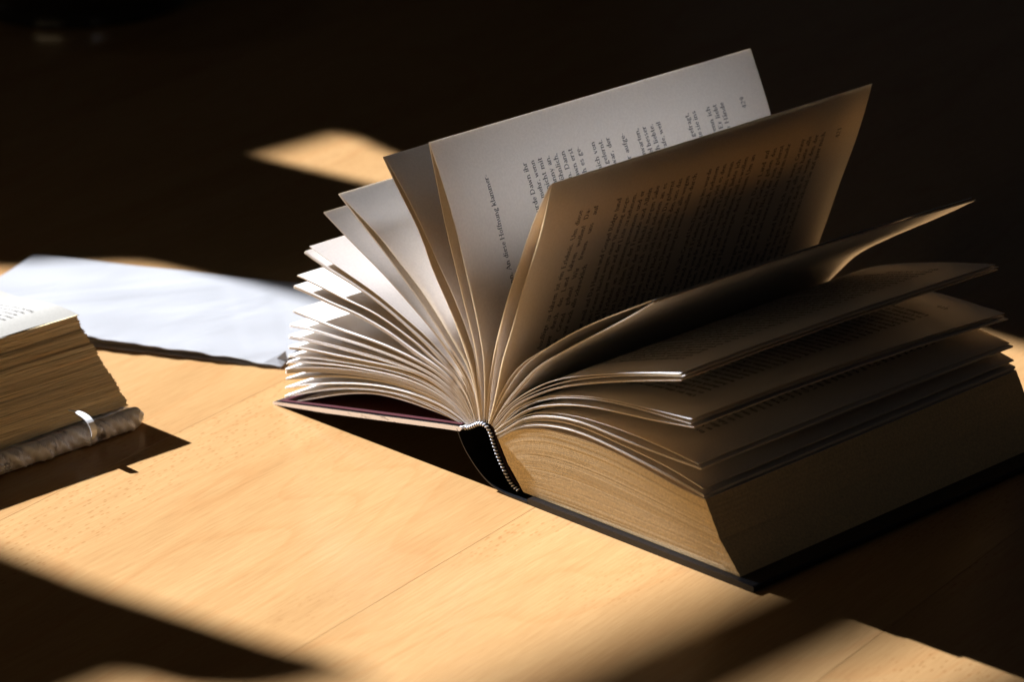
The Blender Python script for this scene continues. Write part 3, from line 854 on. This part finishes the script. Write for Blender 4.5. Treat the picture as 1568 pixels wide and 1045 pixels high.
def cloth_mat():
    m, nt, nd, lk = new_mat('film_wrapped_cloth')
    out = N(nt, 'ShaderNodeOutputMaterial'); p = N(nt, 'ShaderNodeBsdfPrincipled')
    n1 = N(nt, 'ShaderNodeTexNoise', i_Scale=1.0, i_Detail=4.0, i_Roughness=0.65)
    lk.new(mapped(nt, (60, 110, 60)), n1.inputs['Vector'])
    r = ramp(nt, [(0.33, (0.16, 0.14, 0.13)), (0.42, (0.78, 0.74, 0.70)), (0.7, (0.90, 0.87, 0.83))])
    lk.new(n1.outputs['Fac'], r.inputs['Fac'])
    wv = N(nt, 'ShaderNodeTexWave', i_Scale=1.0, wave_type='BANDS', bands_direction='DIAGONAL', i_Distortion=1.0)
    lk.new(mapped(nt, (900, 900, 900)), wv.inputs['Vector'])
    mm = N(nt, 'ShaderNodeMix', data_type='RGBA', blend_type='MULTIPLY'); mm.inputs['Factor'].default_value = 0.35
    lk.new(r.outputs['Color'], mm.inputs['A']); lk.new(wv.outputs['Color'], mm.inputs['B'])
    lk.new(mm.outputs['Result'], p.inputs['Base Color'])
    n2 = N(nt, 'ShaderNodeTexNoise', i_Scale=1.0, i_Detail=3.0)
    lk.new(mapped(nt, (150, 220, 150)), n2.inputs['Vector'])
    b = N(nt, 'ShaderNodeBump', i_Strength=0.5, i_Distance=0.001)
    lk.new(n2.outputs['Fac'], b.inputs['Height'])
    lk.new(b.outputs['Normal'], p.inputs['Normal']); lk.new(b.outputs['Normal'], p.inputs['Coat Normal'])
    p.inputs['Roughness'].default_value = 0.6
    p.inputs['Coat Weight'].default_value = 1.0; p.inputs['Coat Roughness'].default_value = 0.1
    lk.new(p.outputs[0], out.inputs['Surface'])
    return m
M['cloth'] = cloth_mat()
M['strap'] = simple_mat('pale_glossy_strap', (0.80, 0.80, 0.80), 0.25, 0.5, coat=0.5)

def child_of(o, parent, loc):
    o.parent = parent
    o.matrix_parent_inverse = Matrix.Translation(-Vector(loc) * CM)

def build_old_book():
    import numpy as np
    loc = (-24, -14, 0)
    ob = thing('old_book', 'worn thick old book with browned page edges and rolled grey cover at the left edge', 'book', loc)
    rnd = random.Random(21)
    fore = [(-20.25, 0.95), (-20.87, 1.62), (-21.76, 2.36), (-22.40, 2.95), (-22.9, 3.45), (-23.63, 4.08), (-23.98, 4.64)]
    topc = [(-23.98, 4.60), (-25.0, 4.68), (-26.95, 4.55), (-28.6, 4.32), (-30.2, 4.27), (-34, 4.2), (-38, 4.1)]
    fz = np.array([z for _, z in fore]); fu = np.array([u for u, _ in fore])
    ns = 110
    mb = MB()
    vs_ = np.linspace(-6.5, -27, 30)
    bunch = 0; ph = 0
    for i in range(ns):
        if i % rnd.choice((5, 7, 9)) == 0: bunch = rnd.uniform(-.10, .07); ph = rnd.uniform(0, 6)
        z0 = .95 + 3.68 * i / ns; z1 = .95 + 3.68 * (i + rnd.uniform(.70, .98)) / ns
        f0 = (i + .5) / ns
        head = rnd.uniform(-.08, .05)
        b = len(mb.v); V, F = [], []
        for j, v in enumerate(vs_):
            uj = bunch + rnd.uniform(-.035, .02) + .03 * math.sin(v * .6 + ph)
            sag = .05 * math.sin(v * .5 + i * .12) * (1 - i / ns)
            e0 = float(np.interp(z0, fz, fu)) + uj; e1 = float(np.interp(z1, fz, fu)) + uj
            vv = v + (head if j == 0 else 0)
            V += [(e0, vv, z0 + sag), (e1, vv, z1 + sag), (-38, vv, .9 + f0 * 2.3 + .03), (-38, vv, .9 + f0 * 2.3)]
        m = len(vs_)
        for j in range(m - 1):
            p = j * 4; q = p + 4
            F += [(p, p + 1, q + 1, q), (p + 1, p + 2, q + 2, q + 1), (p + 3, p, q, q + 3)]
        F.append((0, 3, 2, 1))
        mb.add(V, F)
    pb = mb.build('page_block', M['old_edge']); child_of(pb, ob, loc); tag(pb, kind='stuff')
    # uppermost pages lie open, their front corner turned slightly down
    tc = spline(topc, 22)
    for k in range(3):
        V, F = [], []
        for j, v in enumerate(np.linspace(-6.45, -27, 24)):
            for i, (u, z) in enumerate(tc):
                w = 1 - i / 21
                wav = .03 * math.sin(v * 1.1 + k) * w
                V.append((float(u) + .06 * k * w - .1 + .03 * math.sin(v * 1.7 + 2 * k) * w, float(v) + .05 * k * (j == 0), float(z) + .03 - k * .035 + wav))
        m = 22
        for j in range(23):
            for i in range(m - 1):
                p = j * m + i; F.append((p, p + m, p + m + 1, p + 1))
        o = link_mesh('page', V, F, M['old_page'], smooth=True)
        s = o.modifiers.new('thickness', 'SOLIDIFY'); s.thickness = 0.00015; o.modifiers.new('crisp_rim', 'EDGE_SPLIT')
        child_of(o, ob, loc)
        if k == 0: top = o
    # worn print on the upper page: rows of small faded words
    X, F = [], []
    pr = random.Random(4)
    for r_ in range(16):
        v = -7.9 - r_ * .42
        u = -27.0
        x = -25.6 - pr.uniform(0, .3)
        while x > -37:
            wd = pr.choice(WORDS)
            for ch in wd[::-1]:
                w, V, fs = glyph(ch)
                sz = .125
                x -= w * sz
                b = len(X)
                for gx, gy in V:
                    uu = x + gx * sz
                    X.append((uu, v + gy * sz, float(np.interp(uu, tc[::-1, 0], tc[::-1, 1])) + .075))
                for f in fs: F.append(tuple(i + b for i in f))
            x -= .09
    o = link_mesh('printed_text', X, F, M['old_ink'])
    child_of(o, ob, loc); tag(o, kind='stuff')
    # rolled limp cover
    outl = [(-38, .02)] + [(-30, .02), (-23, .02), (-20.2, .02)]
    for a in range(-90, 121, 14): outl.append((-19.66 + .56 * math.cos(math.radians(a)), .53 + .51 * math.sin(math.radians(a))))
    outl += [(-20.3, .90), (-21.2, .82), (-23, .80), (-30, .80), (-38, .80)]
    st = np.concatenate([np.linspace(-6.15, -16, 110), np.linspace(-16.2, -27, 20)])
    V, F = [], []
    m = len(outl)
    for j, v in enumerate(st):
        # rounded nose at the far corner
        d = v - (-6.15)
        k = min(1.0, math.sqrt(max(0.0, 1 - (1 - min(1, -d / .8)) ** 2)) * .9 + .1)
        for i, (u, z) in enumerate(outl):
            cu, cz = -20.4, .5
            roll = u > -20.25
            fold = (.07 * math.sin(v * 5.1 + z * 4) + .05 * math.sin(v * 11.7 + z * 9 + 1) + .035 * math.sin(v * 19.0 - z * 11) + .08 * math.sin(v * 1.9) + .05 * math.sin(v * 3.1 + z * 2)) if roll else 0
            sw = .10 * math.exp(-((v + 6.9) / .6) ** 2) if roll else 0
            uu = cu + (u - cu) * (k if u > cu else 1) + (fold + sw) * (1 if z > .1 else 0)
            zz = max(.015, .42 + (z - .42) * (k * .75 + .25) + (sw * .8 if z > .6 else 0) + (fold * .4 if z > .6 else 0))
            V.append((uu, float(v), zz))
    for j in range(len(st) - 1):
        for i in range(m):
            p, q = j * m + i, j * m + (i + 1) % m
            F.append((p, q, q + m, p + m))
    F.append(tuple(range(m))[::-1]); F.append(tuple((len(st) - 1) * m + i for i in range(m)))
    o = link_mesh('cover', V, F, M['cloth'], smooth=True); child_of(o, ob, loc)
    # stitched lace at the near end of the roll
    mb = MB()
    for k in range(26):
        v = -14.4 - (k % 13) * .17; z = .42 + (k // 13) * .2
        u = -19.08 + .02 * math.sin(k * 2.1)
        ring = []
        for a in range(6):
            ca, sa = math.cos(a * math.pi / 3), math.sin(a * math.pi / 3)
            ring.append((u, v + .085 * ca, z + .085 * sa))
        mb.add(ring + [(u + .08, v, z), (u - .1, v, z)], [(a, (a + 1) % 6, 6) for a in range(6)] + [((a + 1) % 6, a, 7) for a in range(6)])
    o = mb.build('lace_stitching', M['cloth'], smooth=True); child_of(o, ob, loc); tag(o, kind='stuff')
    # pale strap that curls out from the page edge to the cover
    path = [(-20.3, -10.0, 1.70), (-19.7, -10.1, 1.86), (-19.0, -10.2, 1.92), (-18.4, -10.25, 1.82), (-18.02, -10.3, 1.5), (-18.06, -10.28, 1.12), (-18.4, -10.2, .80), (-18.9, -10.1, .58)]
    P = spline(path, 30); V, F = [], []
    for i, q in enumerate(P):
        f = math.sin(math.pi * (i + .5) / 30)
        w = .012 + .15 * f ** 1.3
        t = P[min(29, i + 1)] - P[max(0, i - 1)]; t /= np.linalg.norm(t)
        side = np.array([0.25, 1.0, 0.15]); side -= t * side.dot(t); side /= np.linalg.norm(side)
        nr = np.cross(t, side)
        for a, b in ((-1, -1), (1, -1), (1, 1), (-1, 1)):
            V.append(tuple(float(x) for x in q + side * w * a + nr * .03 * b))
    for i in range(29):
        for a in range(4):
            p = i * 4 + a; q = i * 4 + (a + 1) % 4
            F.append((p, q, q + 4, p + 4))
    F += [(3, 2, 1, 0), (116, 117, 118, 119)]
    o = link_mesh('strap', V, F, M['strap'], smooth=False); child_of(o, ob, loc)
    return ob

def build_envelope():
    import numpy as np
    e1 = np.array([.891, .454]); e2 = np.array([-.454, .891])
    P4 = np.array([-20.75, 3.35])
    L, Wd = 19.3, 11.6
    en = thing('envelope', 'white paper envelope lying between the two books with a lifted front edge', 'envelope', (-30, 5, 0))
    loc = (-30, 5, 0)
    def sheet(name, s0, s1, t0, t1, zf, th, mat, ns=80, nt=50, edge=None):
        V, F = [], []
        for i in range(ns + 1):
            for j in range(nt + 1):
                s = s0 + (s1 - s0) * i / ns; t = t0 + (t1 - t0) * j / nt
                tt = t + (edge(s) if edge and j == 0 else 0)
                q = P4 - e1 * (L - s) + e2 * tt
                V.append((float(q[0]), float(q[1]), zf(s, t)))
        for i in range(ns):
            for j in range(nt):
                p = i * (nt + 1) + j; F.append((p, p + nt + 1, p + nt + 2, p + 1))
        o = link_mesh(name, V, F, mat, smooth=True)
        m = o.modifiers.new('thickness', 'SOLIDIFY'); m.thickness = th * CM; m.offset = -1; o.modifiers.new('crisp_rim', 'EDGE_SPLIT')
        child_of(o, en, loc)
        return o
    def ztop(s, t):
        lift = .46 * (1 - (s / L) ** 2.2) * (1 - .80 * min(1, t / Wd))
        z = .17 + lift + .022 * math.sin(s * .9 + t * .5) + .015 * math.sin(t * 1.3 - s * .35)
        if t < .8: z += .02 * math.sin(s * 3.1) * (1 - t / .8)
        # soft folds where the flaps are pasted underneath
        for (sa, ta, sb, tb, w, hgt) in ((12.4, 11.6, 18.6, .6, .75, .030), (1.0, 2.2, 12.4, 10.8, .55, .022)):
            dx, dy = sb - sa, tb - ta; ln = math.hypot(dx, dy)
            dist = abs((s - sa) * dy - (t - ta) * dx) / ln; al = ((s - sa) * dx + (t - ta) * dy) / ln
            if 0 < al < ln: z += hgt * max(0, 1 - max(0, dist - w) / .5) * min(1, al, ln - al)
        return z
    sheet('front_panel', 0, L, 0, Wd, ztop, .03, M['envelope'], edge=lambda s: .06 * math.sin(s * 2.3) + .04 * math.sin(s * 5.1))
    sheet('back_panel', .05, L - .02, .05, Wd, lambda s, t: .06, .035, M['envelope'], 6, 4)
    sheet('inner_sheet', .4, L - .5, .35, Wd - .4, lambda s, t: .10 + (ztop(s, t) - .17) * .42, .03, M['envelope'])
    # crumpled corner next to the open book
    def loc2(s, t, z): g = P4 - e1 * (L - s) + e2 * t; return (float(g[0]), float(g[1]), z)
    V = [loc2(L - .9, .05, .2), loc2(L + .1, .02, .12), loc2(L + .12, .8, .2), loc2(L - .1, 1.1, .55), loc2(L - .35, .5, .34)]
    F = [(0, 1, 4), (1, 2, 4), (2, 3, 4), (3, 0, 4)]
    o = link_mesh('crumpled_corner', V, F, M['envelope'])
    md = o.modifiers.new('thickness', 'SOLIDIFY'); md.thickness = .0002
    child_of(o, en, loc)

def build_bowl():
    prof = [(0, .35), (6.2, .30), (6.9, 0.0), (7.1, .02), (7.2, .3), (7.0, .8), (7.6, 1.6), (9.2, 3.4), (10.2, 5.4), (10.4, 5.7), (10.2, 5.8), (9.9, 5.5), (8.8, 3.5), (7.0, 1.7), (4, 1.1), (0, 1.0)]
    n = 72
    V, F = [], []
    for r, z in prof:
        for k in range(n):
            a = 2 * math.pi * k / n; V.append((r * math.cos(a), r * math.sin(a), z))
    for i in range(len(prof) - 1):
        for k in range(n):
            F.append((i * n + k, i * n + (k + 1) % n, (i + 1) * n + (k + 1) % n, (i + 1) * n + k))
    o = link_mesh('bowl', V, F, M['ceramic'], smooth=True)
    o.location = Vector((-85.2, 40.3, 0)) * CM
    tag(o, 'round black glazed bowl cut off by the dark far corner of the table', 'bowl')

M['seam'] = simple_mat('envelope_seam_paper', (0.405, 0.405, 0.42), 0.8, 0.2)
M['old_ink'] = simple_mat('faded_ink', (0.06, 0.055, 0.05), 0.8, 0.1)
build_old_book()
build_envelope()
build_bowl()
